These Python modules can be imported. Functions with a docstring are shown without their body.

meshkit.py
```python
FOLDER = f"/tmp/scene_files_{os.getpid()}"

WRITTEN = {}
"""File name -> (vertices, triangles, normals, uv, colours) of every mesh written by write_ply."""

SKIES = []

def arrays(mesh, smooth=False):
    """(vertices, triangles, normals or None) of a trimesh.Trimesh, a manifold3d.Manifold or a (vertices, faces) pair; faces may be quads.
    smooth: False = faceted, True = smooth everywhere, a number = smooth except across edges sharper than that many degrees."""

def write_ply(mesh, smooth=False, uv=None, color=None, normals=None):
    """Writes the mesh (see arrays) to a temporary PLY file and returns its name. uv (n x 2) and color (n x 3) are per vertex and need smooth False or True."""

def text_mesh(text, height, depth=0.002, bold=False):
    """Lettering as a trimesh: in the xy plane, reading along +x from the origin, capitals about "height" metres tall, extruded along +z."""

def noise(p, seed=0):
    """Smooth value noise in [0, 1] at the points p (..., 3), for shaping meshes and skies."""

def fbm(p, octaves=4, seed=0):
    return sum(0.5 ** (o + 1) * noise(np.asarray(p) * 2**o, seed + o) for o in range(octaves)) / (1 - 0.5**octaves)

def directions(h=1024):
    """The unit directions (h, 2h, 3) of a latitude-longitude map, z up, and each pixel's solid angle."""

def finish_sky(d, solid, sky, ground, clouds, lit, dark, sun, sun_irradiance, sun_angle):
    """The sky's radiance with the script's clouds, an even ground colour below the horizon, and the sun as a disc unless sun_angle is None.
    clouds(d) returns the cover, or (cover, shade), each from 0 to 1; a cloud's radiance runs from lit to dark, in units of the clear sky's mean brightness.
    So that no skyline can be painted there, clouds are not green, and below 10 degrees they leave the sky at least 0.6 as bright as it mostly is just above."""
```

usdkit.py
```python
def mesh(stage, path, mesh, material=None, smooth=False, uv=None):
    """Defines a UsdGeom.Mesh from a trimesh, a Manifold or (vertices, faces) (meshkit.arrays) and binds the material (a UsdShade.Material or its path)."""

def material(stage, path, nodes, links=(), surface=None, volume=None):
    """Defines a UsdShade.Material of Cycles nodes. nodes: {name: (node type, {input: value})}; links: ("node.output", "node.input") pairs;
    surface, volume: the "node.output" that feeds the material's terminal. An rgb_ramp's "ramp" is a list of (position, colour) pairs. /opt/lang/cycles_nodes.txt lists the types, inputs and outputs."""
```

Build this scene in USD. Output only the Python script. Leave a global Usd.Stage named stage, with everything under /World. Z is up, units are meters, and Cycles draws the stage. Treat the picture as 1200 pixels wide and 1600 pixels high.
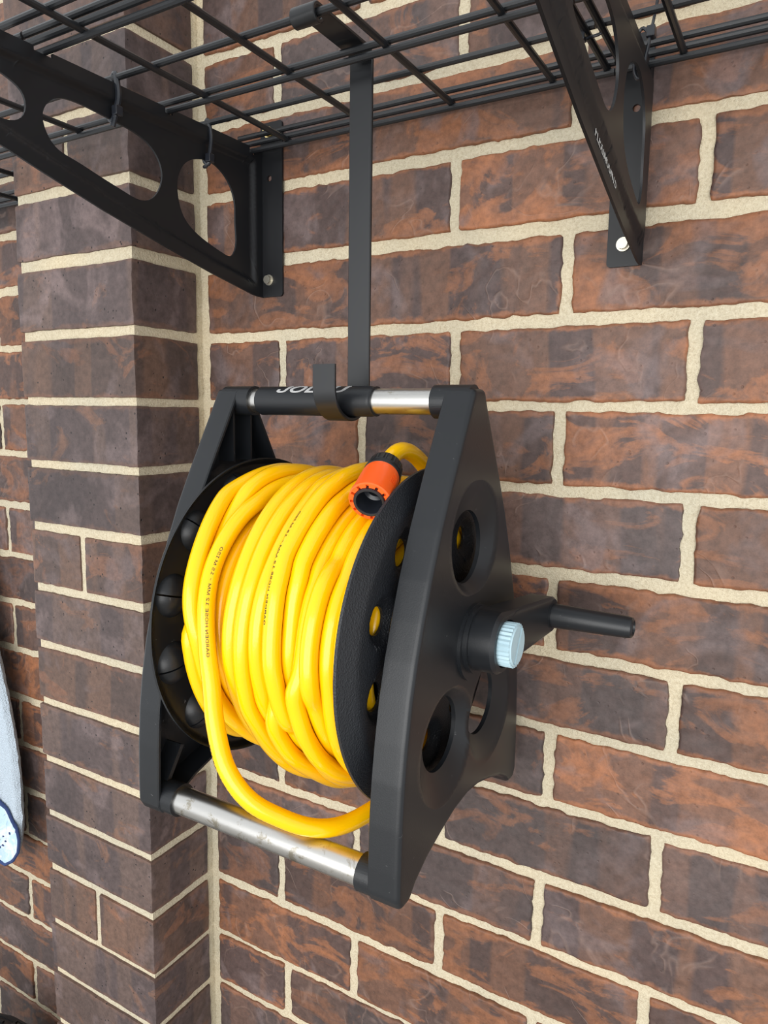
import math, random
import numpy as np, trimesh, manifold3d as m3, shapely
from shapely.geometry import Polygon, Point
import usdkit, meshkit
from pxr import Usd, UsdGeom, UsdLux, UsdShade, Gf, Sdf

# All shapes are laid out in millimetres (x right along the wall, y towards the wall = +, z up) and written in metres.
# The brick faces of the wall lie at y = 0, the floor at z = -1750 mm (0 m).
S, ZF = 0.001, 1.75
rng = np.random.default_rng(7)
stage = Usd.Stage.CreateInMemory()
UsdGeom.SetStageUpAxis(stage, 'Z'); UsdGeom.SetStageMetersPerUnit(stage, 1.0)
UsdGeom.Xform.Define(stage, '/World')

# ------------------------------------------------------------------ camera, lights, exposure
F_PX, CAM, YAW, PITCH, ROLL = 1122.82, (335.75, -721.55, -353.2), -0.528, -0.137, 0.015
def cam_axes():
    fw = np.array([math.sin(YAW)*math.cos(PITCH), math.cos(YAW)*math.cos(PITCH), math.sin(PITCH)])
    rt = np.array([math.cos(YAW), -math.sin(YAW), 0]); up = np.cross(rt, fw)
    return fw, rt*math.cos(ROLL)+up*math.sin(ROLL), up*math.cos(ROLL)-rt*math.sin(ROLL)
FW, RT, UP = cam_axes()
cam = UsdGeom.Camera.Define(stage, '/World/camera')
cam.CreateHorizontalApertureAttr(24.0); cam.CreateVerticalApertureAttr(32.0)
cam.CreateFocalLengthAttr(24.0*F_PX/1200)
cam.CreateClippingRangeAttr((0.02, 100.0))
cam.CreateExposureAttr(0.12)
P = np.array(CAM)*S + [0, 0, ZF]
cam.AddTransformOp().Set(Gf.Matrix4d(*RT, 0, *UP, 0, *(-FW), 0, *P, 1))

dome = UsdLux.DomeLight.Define(stage, '/World/ambient_sky')
dome.CreateIntensityAttr(0.36); dome.CreateColorAttr((0.95, 0.98, 1.0))
def rect(name, loc, target, w, h, power, color=(1, 1, 1)):
    l = UsdLux.RectLight.Define(stage, '/World/' + name)
    l.CreateWidthAttr(w); l.CreateHeightAttr(h); l.CreateIntensityAttr(power); l.CreateColorAttr(color)
    z = np.array(loc, float)-np.array(target, float); z /= np.linalg.norm(z)
    x = np.cross([0, 0, 1], z); x /= np.linalg.norm(x); y = np.cross(z, x)
    l.AddTransformOp().Set(Gf.Matrix4d(*x, 0, *y, 0, *z, 0, *loc, 1))
rect('garage_door_daylight', (0.9, -3.4, 1.2), (0.9, 0, 1.2), 4.8, 2.36, 4.3, (1.0, 0.99, 0.97))

# ------------------------------------------------------------------ helpers
used = {}
def numbered(parent, name):
    k = (str(parent), name); n = used.get(k, 0); used[k] = n+1
    return f'{parent}/{name}' + (f'_{n:03d}' if n else '')
def tag(prim, label=None, cat=None, group=None, kind=None):
    for k, v in (('label', label), ('category', cat), ('group', group), ('kind', kind)):
        if v: prim.SetCustomDataByKey(k, v)
    return prim
BASE = {}
def thing(name, label, cat, base=(0, 0, 0), group=None, kind=None):
    path = numbered('/World', name)
    x = UsdGeom.Xform.Define(stage, path)
    b = np.array(base, float); x.AddTranslateOp().Set(Gf.Vec3d(*(b*S + [0, 0, ZF])))
    BASE[path] = b
    tag(x.GetPrim(), label, cat, group, kind)
    return path
def part(parent, name, mesh, mat, smooth=35, label=None, kind=None, zr=None):
    """A mesh given in millimetres, as a child of a thing (or of a part)."""
    path = numbered(parent, name)
    top = '/'.join(path.split('/')[:3]); b = BASE[top]
    v, f, n = meshkit.arrays(mesh, smooth)
    m = usdkit.mesh(stage, path, ((v-b)*S, f), M[mat])
    if n is not None:
        m.CreateNormalsAttr(np.asarray(n, np.float32).tolist() if False else usdkit.Vt.Vec3fArray.FromNumpy(n.astype(np.float32)))
        m.SetNormalsInterpolation('vertex')
    if zr:                                                     # distance from the top and bottom arris, for the fired edge colour
        e = np.clip(1-np.minimum(v[:, 2]-zr[0], zr[1]-v[:, 2])/13.0, 0, 1)
        UsdGeom.PrimvarsAPI(m).CreatePrimvar('arris', Sdf.ValueTypeNames.FloatArray, 'vertex').Set(usdkit.Vt.FloatArray.FromNumpy(e.astype(np.float32)))
    if label or kind: tag(m.GetPrim(), label, None, None, kind)
    return path
cat = trimesh.util.concatenate
def tm(man):
    if isinstance(man, trimesh.Trimesh): return man
    m = man.to_mesh(); return trimesh.Trimesh(m.vert_properties[:, :3], m.tri_verts, process=False)
def man(t):
    return m3.Manifold(m3.Mesh(np.asarray(t.vertices, np.float32), np.asarray(t.faces, np.uint32)))
def box(x0, x1, y0, y1, z0, z1):
    b = trimesh.creation.box([x1-x0, y1-y0, z1-z0]); b.apply_translation([(x0+x1)/2, (y0+y1)/2, (z0+z1)/2]); return b
def rbox(x0, x1, y0, y1, z0, z1, r=1.5, n=8):
    s = m3.Manifold.sphere(r, n)
    return tm(m3.Manifold.batch_hull([s.translate((x, y, z)) for x in (x0+r, x1-r) for y in (y0+r, y1-r) for z in (z0+r, z1-r)]))
def tube(pts, r, sides=12, caps=True):
    p = np.asarray(pts, float); n = len(p)
    t = np.gradient(p, axis=0); t /= np.linalg.norm(t, axis=1, keepdims=True)
    a = np.cross(t[0], [0.31, 0.17, 0.93]); a /= np.linalg.norm(a)
    A = np.empty_like(p)
    for i in range(n):
        a = a-t[i]*(a@t[i]); a /= np.linalg.norm(a); A[i] = a
    B = np.cross(t, A); ang = np.arange(sides)*2*np.pi/sides
    rr = np.broadcast_to(r, (n,))[:, None, None]
    v = p[:, None]+rr*(np.cos(ang)[None, :, None]*A[:, None]+np.sin(ang)[None, :, None]*B[:, None])
    i, j = np.meshgrid(np.arange(n-1), np.arange(sides), indexing='ij'); jn = (j+1) % sides
    q = np.stack([i*sides+j, i*sides+jn, (i+1)*sides+jn, (i+1)*sides+j], -1).reshape(-1, 4)
    f = np.vstack([q[:, [0, 1, 2]], q[:, [0, 2, 3]]]); v = v.reshape(-1, 3)
    if caps:
        k = len(v); v = np.vstack([v, p[0], p[-1]])
        j = np.arange(sides); jn = (j+1) % sides; o = (n-1)*sides
        f = np.vstack([f, np.c_[jn, j, np.full(sides, k)], np.c_[o+j, o+jn, np.full(sides, k+1)]])
    return trimesh.Trimesh(v, f, process=False)
def spline(pts, step=4.0, closed=False):
    from scipy.interpolate import CubicSpline
    p = np.asarray(pts, float)
    if closed: p = np.vstack([p, p[:1]])
    d = np.r_[0, np.cumsum(np.linalg.norm(np.diff(p, axis=0), axis=1))]
    c = CubicSpline(d, p, bc_type='periodic' if closed else 'natural')
    return c(np.linspace(0, d[-1], max(4, int(d[-1]/step)), endpoint=not closed))
def cyl(axis, c, r, a, b, n=40, r2=None):
    """A cylinder along axis from a to b, its other two coordinates c in axis order."""
    h = m3.Manifold.cylinder(b-a, r, r if r2 is None else r2, n)
    v = tm(h); p = v.vertices.copy()
    if axis == 'x': q = np.c_[p[:, 2]+a, p[:, 0]+c[0], p[:, 1]+c[1]]
    elif axis == 'y': q = np.c_[p[:, 1]+c[0], p[:, 2]+a, p[:, 0]+c[1]]
    else: q = np.c_[p[:, 0]+c[0], p[:, 1]+c[1], p[:, 2]+a]
    return trimesh.Trimesh(q, v.faces, process=False)
def lathe(profile, n=64):
    """Profile (radius, height along x); axis x through the origin."""
    pr = np.asarray(profile, float); closed = np.allclose(pr[0], pr[-1]); pr = pr[:-1] if closed else pr; k = len(pr); a = np.arange(n)*2*np.pi/n
    v = np.stack([np.broadcast_to(pr[None, :, 1], (n, k)), pr[None, :, 0]*np.cos(a)[:, None], pr[None, :, 0]*np.sin(a)[:, None]], -1).reshape(-1, 3)
    i, j = np.meshgrid(np.arange(n), np.arange(k if closed else k-1), indexing='ij'); ii = (i+1) % n; jj = (j+1) % k
    q = np.stack([i*k+j, i*k+jj, ii*k+jj, ii*k+j], -1).reshape(-1, 4)
    t = trimesh.Trimesh(v, np.vstack([q[:, [0, 2, 1]], q[:, [0, 3, 2]]]), process=False)
    if t.volume < 0: t = trimesh.Trimesh(v, t.faces[:, ::-1], process=False)
    return t
def ext(poly, h, refine=None):
    """Shapely polygon (a, b) extruded 0..h -> Manifold in (a, b, h)."""
    polys = getattr(poly, 'geoms', [poly]); rings = []
    for g in polys:
        g = shapely.geometry.polygon.orient(g)
        rings += [np.asarray(g.exterior.coords)[:-1]]+[np.asarray(r.coords)[:-1] for r in g.interiors]
    m = m3.Manifold.extrude(m3.CrossSection(rings, m3.FillRule.Positive), h)
    return m.refine_to_length(refine) if refine else m
def to_yz(m, x0):
    t = tm(m); p = t.vertices; return trimesh.Trimesh(np.c_[p[:, 2]+x0, p[:, 0], p[:, 1]], t.faces, process=False)
def to_xz(m, y1):
    t = tm(m); p = t.vertices; return trimesh.Trimesh(np.c_[p[:, 0], y1-p[:, 2], p[:, 1]], t.faces, process=False)
def mirror_x(t, c):
    v = t.vertices.copy(); v[:, 0] = 2*c-v[:, 0]; return trimesh.Trimesh(v, t.faces[:, ::-1], process=False)
def sstep(a, b, x):
    t = np.clip((x-a)/(b-a), 0, 1); return t*t*(3-2*t)
def flat_ring(outer, t):
    return outer.difference(outer.buffer(-t))

# ------------------------------------------------------------------ materials
M = {}
def mat(name, nodes, links=(), surface='p.BSDF'):
    M[name] = usdkit.material(stage, '/World/Looks/' + name, nodes, links, surface=surface)
def plain(name, color, rough=0.5, metallic=0.0, spec=0.5, bump=None, wear=None, coat=0.0):
    """bump=(scale, strength, distance m); wear=(scale, colour, threshold)."""
    n = {'p': ('principled_bsdf', {'base_color': color, 'roughness': rough, 'metallic': metallic, 'specular_ior_level': spec, 'coat_weight': coat, 'coat_roughness': 0.1}), 'g': ('geometry', {})}
    l = []
    if wear:
        sc, wc, th = wear
        n['wn'] = ('noise_texture', {'scale': sc, 'detail': 6.0, 'roughness': 0.7, 'distortion': 0.4})
        n['wr'] = ('rgb_ramp', {'ramp': [(0, (0, 0, 0)), (th, (0, 0, 0)), (min(1, th+0.08), (1, 1, 1)), (1, (1, 1, 1))]})
        n['wm'] = ('mix', {'color1': color, 'color2': wc})
        l += [('g.position', 'wn.vector'), ('wn.fac', 'wr.fac'), ('wr.color', 'wf.color'), ('wf.val', 'wm.fac'), ('wm.color', 'p.base_color')]
        n['wf'] = ('rgb_to_bw', {})
    if bump:
        sc, st, di = bump
        n['bn'] = ('noise_texture', {'scale': sc, 'detail': 3.0})
        n['b'] = ('bump', {'strength': st, 'distance': di})
        l += [('g.position', 'bn.vector'), ('bn.fac', 'b.height'), ('b.normal', 'p.normal')]
    mat(name, n, l)

def brick_mat(name, dark, mid, light, band, patch, pits, crease, shift, edge=0.75):
    n = {
        'g': ('geometry', {}), 'o': ('object_info', {}),
        'm1': ('math', {'math_type': 'multiply', 'value2': 37.7}), 'm2': ('math', {'math_type': 'multiply', 'value2': 91.3}),
        'off': ('combine_xyz', {'z': shift}),
        'v': ('vector_math', {'math_type': 'add'}),
        'ms': ('mapping', {'scale': (20.0, 20.0, 1.6)}),
        'band': ('noise_texture', {'scale': 1.0, 'detail': 1.0, 'roughness': 0.4}),
        'bandr': ('rgb_ramp', {'ramp': [(0, (0, 0, 0)), (0.485-band, (0, 0, 0)), (0.525-band, (1, 1, 1)), (1, (1, 1, 1))]}),
        'pm': ('mapping', {'scale': (1.0, 1.0, 1.9)}),
        'patch': ('noise_texture', {'scale': 11.0, 'detail': 6.0, 'roughness': 0.6, 'distortion': 1.1}),
        'patchr': ('rgb_ramp', {'ramp': [(0, (0, 0, 0)), (0.51-patch, (0, 0, 0)), (0.555-patch, (0.55, 0.55, 0.55)), (0.70-patch, (1, 1, 1)), (1, (1, 1, 1))]}),
        'fine': ('noise_texture', {'scale': 120.0, 'detail': 5.0, 'roughness': 0.7}),
        'finer': ('rgb_ramp', {'ramp': [(0.25, (0.6, 0.6, 0.6)), (0.5, (1, 1, 1)), (0.75, (1.35, 1.35, 1.35))]}),
        'tone': ('noise_texture', {'scale': 9.0, 'detail': 2.0}),
        'toner': ('rgb_ramp', {'ramp': [(0.25, (0.78, 0.78, 0.80)), (0.75, (1.22, 1.18, 1.15))]}),
        'rt': ('map_range', {'from_min': 0.0, 'from_max': 1.0, 'to_min': 0.74, 'to_max': 1.10}),
        'c1': ('mix', {'color1': dark, 'color2': mid}), 'c2': ('mix', {'color2': light}),
        'c3': ('mix', {'mix_type': 'multiply', 'fac': 1.0}), 'c4': ('mix', {'mix_type': 'multiply', 'fac': 1.0}), 'c5': ('mix', {'mix_type': 'multiply', 'fac': 1.0}),
        'cn': ('noise_texture', {'scale': 13.0, 'detail': 2.0, 'roughness': 0.45, 'distortion': 1.4}),
        'cr': ('rgb_ramp', {'ramp': [(0, (0, 0, 0)), (0.475, (0, 0, 0)), (0.5, (1, 1, 1)), (0.52, (0, 0, 0)), (1, (0, 0, 0))]}),
        'cmask': ('noise_texture', {'scale': 20.0, 'detail': 1.0}), 'cmr': ('rgb_ramp', {'ramp': [(0.5, (0, 0, 0)), (0.6, (1, 1, 1))]}),
        'cx': ('mix', {'mix_type': 'multiply', 'fac': 1.0}), 'cf': ('rgb_to_bw', {}), 'cs': ('math', {'math_type': 'multiply', 'value2': crease*0.22}),
        'cc': ('mix', {'color2': (0.30, 0.20, 0.16)}),
        'ea': ('attribute', {'attribute': 'arris'}), 'en': ('noise_texture', {'scale': 34.0, 'detail': 4.0, 'roughness': 0.6}),
        'es': ('math', {'math_type': 'add'}), 'er': ('rgb_ramp', {'ramp': [(0, (0, 0, 0)), (0.40, (0, 0, 0)), (0.52, (1, 1, 1)), (1, (1, 1, 1))]}), 'em': ('math', {'math_type': 'multiply', 'value2': 0.5}), 'ef': ('rgb_to_bw', {}), 'ek': ('math', {'math_type': 'multiply', 'value2': edge}),
        'ec': ('mix', {'color2': light}),
        'gn': ('noise_texture', {'scale': 14.0, 'detail': 3.0, 'distortion': 1.0}), 'gr': ('rgb_ramp', {'ramp': [(0.54, (0, 0, 0)), (0.66, (0.6, 0.6, 0.6))]}), 'gf': ('rgb_to_bw', {}), 'gv': ('vector_math', {'math_type': 'add', 'vector2': (5.3, 2.1, 9.4)}),
        'gc': ('mix', {'color2': (0.135, 0.100, 0.098)}),
        'pv': ('voronoi_texture', {'scale': 130.0, 'randomness': 1.0}), 'pr': ('rgb_ramp', {'ramp': [(0, (1, 1, 1)), (0.10, (1, 1, 1)), (0.19, (0, 0, 0)), (1, (0, 0, 0))]}),
        'pmask': ('noise_texture', {'scale': 60.0, 'detail': 1.0}), 'pmr': ('rgb_ramp', {'ramp': [(0.56, (0, 0, 0)), (0.62, (1, 1, 1))]}),
        'px': ('mix', {'mix_type': 'multiply', 'fac': 1.0}), 'pf': ('rgb_to_bw', {}), 'pk': ('math', {'math_type': 'multiply', 'value2': pits}),
        'pd': ('mix', {'color2': (0.012, 0.010, 0.010)}),
        'h1': ('math', {'math_type': 'multiply', 'value2': 0.35}), 'h2': ('math', {'math_type': 'multiply_add', 'value2': 0.5*crease}), 'h3': ('math', {'math_type': 'multiply_add', 'value2': -1.6*pits}),
        'h4': ('math', {'math_type': 'multiply_add', 'value2': 0.7}),
        'b': ('bump', {'strength': 0.55, 'distance': 0.0016}),
        'p': ('principled_bsdf', {'roughness': 0.56, 'specular_ior_level': 0.4}),
    }
    l = [('o.random', 'm1.value1'), ('o.random', 'm2.value1'), ('m1.value', 'off.x'), ('m2.value', 'off.y'), ('g.position', 'v.vector1'), ('off.vector', 'v.vector2'),
         ('v.vector', 'ms.vector'), ('ms.vector', 'band.vector'), ('band.fac', 'bandr.fac'), ('v.vector', 'pm.vector'), ('pm.vector', 'patch.vector'), ('patch.fac', 'patchr.fac'),
         ('v.vector', 'fine.vector'), ('fine.fac', 'finer.fac'), ('v.vector', 'tone.vector'), ('tone.fac', 'toner.fac'), ('o.random', 'rt.value'),
         ('bandr.color', 'bw1.color'), ('bw1.val', 'c1.fac'), ('patchr.color', 'bw2.color'), ('bw2.val', 'c2.fac'), ('c1.color', 'c2.color1'),
         ('v.vector', 'gv.vector1'), ('gv.vector', 'gn.vector'), ('gn.fac', 'gr.fac'), ('gr.color', 'gf.color'), ('gf.val', 'gc.fac'), ('c2.color', 'gc.color1'),
         ('v.vector', 'en.vector'), ('ea.fac', 'em.value1'), ('em.value', 'eh.value1'), ('en.fac', 'eg.value1'), ('eh.value', 'es.value1'), ('eg.value', 'es.value2'), ('es.value', 'er.fac'), ('er.color', 'ef.color'), ('ef.val', 'ek.value1'), ('ek.value', 'ec.fac'), ('gc.color', 'ec.color1'),
         ('ec.color', 'c3.color1'), ('finer.color', 'c3.color2'), ('c3.color', 'c4.color1'), ('toner.color', 'c4.color2'), ('c4.color', 'c5.color1'), ('rt.result', 'rc.r'), ('rt.result', 'rc.g'), ('rt.result', 'rc.b'), ('rc.color', 'c5.color2'),
         ('v.vector', 'cn.vector'), ('cn.fac', 'cr.fac'), ('v.vector', 'cmask.vector'), ('cmask.fac', 'cmr.fac'), ('cr.color', 'cx.color1'), ('cmr.color', 'cx.color2'), ('cx.color', 'cf.color'), ('cf.val', 'cs.value1'), ('cs.value', 'cc.fac'), ('c5.color', 'cc.color1'),
         ('v.vector', 'pv.vector'), ('pv.distance', 'pr.fac'), ('v.vector', 'pmask.vector'), ('pmask.fac', 'pmr.fac'), ('pr.color', 'px.color1'), ('pmr.color', 'px.color2'), ('px.color', 'pf.color'), ('pf.val', 'pk.value1'), ('pk.value', 'pd.fac'), ('cc.color', 'pd.color1'), ('pd.color', 'p.base_color'),
         ('fine.fac', 'h1.value1'), ('cf.val', 'h2.value1'), ('h1.value', 'h2.value3'), ('pf.val', 'h3.value1'), ('h2.value', 'h3.value3'), ('patch.fac', 'h4.value1'), ('h3.value', 'h4.value3'), ('h4.value', 'b.height'), ('b.normal', 'p.normal')]
    n['eh'] = ('math', {'math_type': 'multiply', 'value2': 0.9}); n['eg'] = ('math', {'math_type': 'multiply_add', 'value2': 0.8, 'value3': -0.25})
    n['bw1'] = ('rgb_to_bw', {}); n['bw2'] = ('rgb_to_bw', {}); n['rc'] = ('combine_color', {})
    mat(name, n, l)
DK, MD, OR = (0.066, 0.042, 0.038), (0.118, 0.062, 0.042), (0.235, 0.095, 0.043)
brick_mat('wall_brick_brown', DK, MD, OR, 0.0, -0.025, 0.25, 1.0, 0.0)
brick_mat('wall_brick_orange', (0.072, 0.043, 0.036), (0.126, 0.063, 0.041), (0.245, 0.098, 0.044), 0.02, 0.01, 0.25, 1.0, 3.1)
brick_mat('wall_brick_plum', (0.066, 0.047, 0.044), (0.100, 0.060, 0.048), (0.19, 0.084, 0.046), -0.02, -0.045, 0.25, 1.0, 6.7)
brick_mat('pier_brick_plum', (0.062, 0.045, 0.044), (0.088, 0.060, 0.052), (0.15, 0.078, 0.05), -0.03, -0.09, 1.0, 0.12, 1.3, 0.35)
brick_mat('pier_brick_brown', (0.075, 0.050, 0.043), (0.115, 0.068, 0.05), (0.19, 0.088, 0.052), 0.02, -0.05, 1.0, 0.15, 4.9, 0.4)
mat('mortar', {
    'g': ('geometry', {}), 'n': ('noise_texture', {'scale': 330.0, 'detail': 4.0, 'roughness': 0.75}), 'n2': ('noise_texture', {'scale': 7.0, 'detail': 4.0}),
    'r': ('rgb_ramp', {'ramp': [(0.3, (0.47, 0.40, 0.285)), (0.55, (0.60, 0.535, 0.40)), (0.75, (0.66, 0.60, 0.47))]}),
    'r2': ('rgb_ramp', {'ramp': [(0.3, (0.86, 0.88, 0.9)), (0.7, (1.04, 1.0, 0.94))]}),
    'mx': ('mix', {'mix_type': 'multiply', 'fac': 1.0}), 'b': ('bump', {'strength': 0.9, 'distance': 0.0026}), 'p': ('principled_bsdf', {'roughness': 0.95, 'specular_ior_level': 0.2})},
    [('g.position', 'n.vector'), ('g.position', 'n2.vector'), ('n.fac', 'r.fac'), ('n2.fac', 'r2.fac'), ('r.color', 'mx.color1'), ('r2.color', 'mx.color2'), ('mx.color', 'p.base_color'), ('n.fac', 'b.height'), ('b.normal', 'p.normal')])
plain('black_powder_coat', (0.0055, 0.006, 0.0075), 0.45, spec=0.35, bump=(1400.0, 0.12, 0.0004))
plain('black_wire_coat', (0.008, 0.009, 0.011), 0.38)
plain('black_satin_steel', (0.007, 0.0078, 0.0095), 0.36)
plain('black_plastic', (0.0085, 0.0098, 0.012), 0.37, spec=0.4, bump=(900.0, 0.15, 0.0004), wear=(170.0, (0.15, 0.15, 0.15), 0.675))
plain('black_grain_plastic', (0.009, 0.0105, 0.0135), 0.45, bump=(650.0, 0.9, 0.0009))
plain('black_rubber', (0.014, 0.0145, 0.016), 0.42, bump=(500.0, 0.2, 0.0004))
plain('black_nylon', (0.012, 0.014, 0.019), 0.3)
plain('aluminium_tube', (0.56, 0.55, 0.53), 0.3, metallic=1.0, bump=(500.0, 0.1, 0.0003), wear=(55.0, (0.36, 0.33, 0.27), 0.56))
plain('zinc_plated_steel', (0.50, 0.47, 0.40), 0.42, metallic=1.0)
plain('yellow_zinc_steel', (0.80, 0.64, 0.30), 0.25, metallic=1.0)
plain('yellow_hose_vinyl', (0.87, 0.475, 0.0015), 0.19, spec=0.45, bump=(420.0, 0.12, 0.0006), wear=(210.0, (0.42, 0.27, 0.01), 0.735))
plain('orange_plastic', (0.86, 0.105, 0.010), 0.35)
plain('blue_grey_plastic', (0.36, 0.50, 0.56), 0.42)
plain('hose_print_ink', (0.03, 0.025, 0.01), 0.6)
plain('light_grey_paint', (0.40, 0.40, 0.39), 0.6)
plain('white_emboss_paint', (0.36, 0.36, 0.36), 0.6)
plain('terry_cloth', (0.46, 0.53, 0.60), 0.95, spec=0.1, bump=(420.0, 1.0, 0.004))
plain('embroidered_cloth', (0.42, 0.56, 0.70), 0.9, spec=0.1, bump=(700.0, 0.6, 0.001), wear=(16.0, (0.62, 0.66, 0.70), 0.48))
plain('navy_thread', (0.02, 0.04, 0.13), 0.85)
plain('yellow_thread', (0.75, 0.6, 0.08), 0.85)
plain('concrete', (0.36, 0.35, 0.33), 0.8, bump=(60.0, 0.3, 0.002))
plain('brass', (0.7, 0.6, 0.45), 0.2, metallic=1.0)

# ------------------------------------------------------------------ setting: brick wall, pier, floor
V = 85.836
JOFF = {-1: -4.0, 1: 1.5, 2: 2.4, 3: -1.8, 4: -1.0, 6: -1.2, 7: -1.8, 8: 1.0, 9: 2.0, 13: -3.4, 14: 2.0}
JTH = {2: 14.5, 1: 12.5, 6: 12.5, 3: 12.0, 13: 8.5, 4: 10.0, 10: 12.5, 12: 12.5}
def joint(k): return -V*k+JOFF.get(k, 0.0), JTH.get(k, 11.0)
TOPC, BOTC = -4, 20
# measured head joints of the wall, by course (course k lies between bed joints k and k+1)
HEADS = {-1: (-241.7, -0.3), 0: (-119.5, 121.4), 1: (-240, -4.4, 238.7), 2: (-121, 118.6), 3: (-236, 0.0, 240.7), 4: (-117.3, 118.5), 5: (-240, 2, 247.2), 6: (-120, 118.8), 7: (-240, 2, 245.5),
         8: (-118, 124.6), 9: (-240, -2, 239.5), 10: (-118.7, 119.7), 11: (-241.3, -0.7, 237.4), 12: (-121.5, 119), 13: (-231, 3, 240)}
def brick_mesh(x0, x1, y0, y1, z0, z1, seed, faces, step=6.0, rag=3.0, rnd=2.0):
    """A brick as a displaced closed box; only the sides named in faces get a fine grid. Edges are ragged and rounded."""
    nx = max(2, int((x1-x0)/step)) if '-y' in faces else 2
    nz = max(2, int((z1-z0)/step)); ny = max(2, int((y1-y0)/step)) if ('+x' in faces or '-x' in faces) else 2
    def axis(n, a, b):
        m = min(3.0, (b-a)*0.2)
        return np.r_[a, np.linspace(a+m, b-m, n), b]
    X, Y, Z = axis(nx, x0, x1), axis(ny, y0, y1), axis(nz, z0, z1)
    idx = {}; vs = []; fs = []
    def vid(i, j, k):
        t = (i, j, k)
        if t not in idx: idx[t] = len(vs); vs.append((X[i], Y[j], Z[k]))
        return idx[t]
    a, b, c = len(X)-1, len(Y)-1, len(Z)-1
    def q(p): fs.append([p[0], p[1], p[2]]); fs.append([p[0], p[2], p[3]])
    for i in range(a):
        for k in range(c):
            q([vid(i, 0, k), vid(i+1, 0, k), vid(i+1, 0, k+1), vid(i, 0, k+1)])
    for i in range(a):
        for j in range(b):
            q([vid(i, j, c), vid(i+1, j, c), vid(i+1, j+1, c), vid(i, j+1, c)])
            q([vid(i, j, 0), vid(i, j+1, 0), vid(i+1, j+1, 0), vid(i+1, j, 0)])
    for j in range(b):
        for k in range(c):
            q([vid(a, j, k), vid(a, j+1, k), vid(a, j+1, k+1), vid(a, j, k+1)])
            q([vid(0, j, k), vid(0, j, k+1), vid(0, j+1, k+1), vid(0, j+1, k)])
    v = np.array(vs); c0 = np.array([(x0+x1)/2, (y0+y1)/2, (z0+z1)/2]); h = np.array([(x1-x0)/2, (y1-y0)/2, (z1-z0)/2])
    d = np.abs(v-c0)-(h-rnd)                        # rounding of the arrises
    e = np.maximum(d, 0); ln = np.linalg.norm(e, axis=1)
    k = np.where(ln > rnd, rnd/np.maximum(ln, 1e-9), 1.0)
    core = np.clip(v-c0, -(h-rnd), h-rnd); v = c0+core+(v-c0-core)*k[:, None]
    off = seed*17.31
    n = np.stack([meshkit.fbm((v+off+91*t)/np.array([11., 11., 11.]), 3, seed+t) for t in range(3)], 1)-0.5
    big = np.stack([meshkit.noise((v+off+37*t)/60.0, seed+7*t) for t in range(3)], 1)-0.5
    on_edge = np.clip(1-(h-np.abs(v-c0)).min(1)/8, 0, 1)
    v = v+n*rag*np.array([2.0, 0.75, 2.0])+big*np.array([2.5, 1.6, 3.0])*0.8
    return trimesh.Trimesh(v, fs, process=False)

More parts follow.
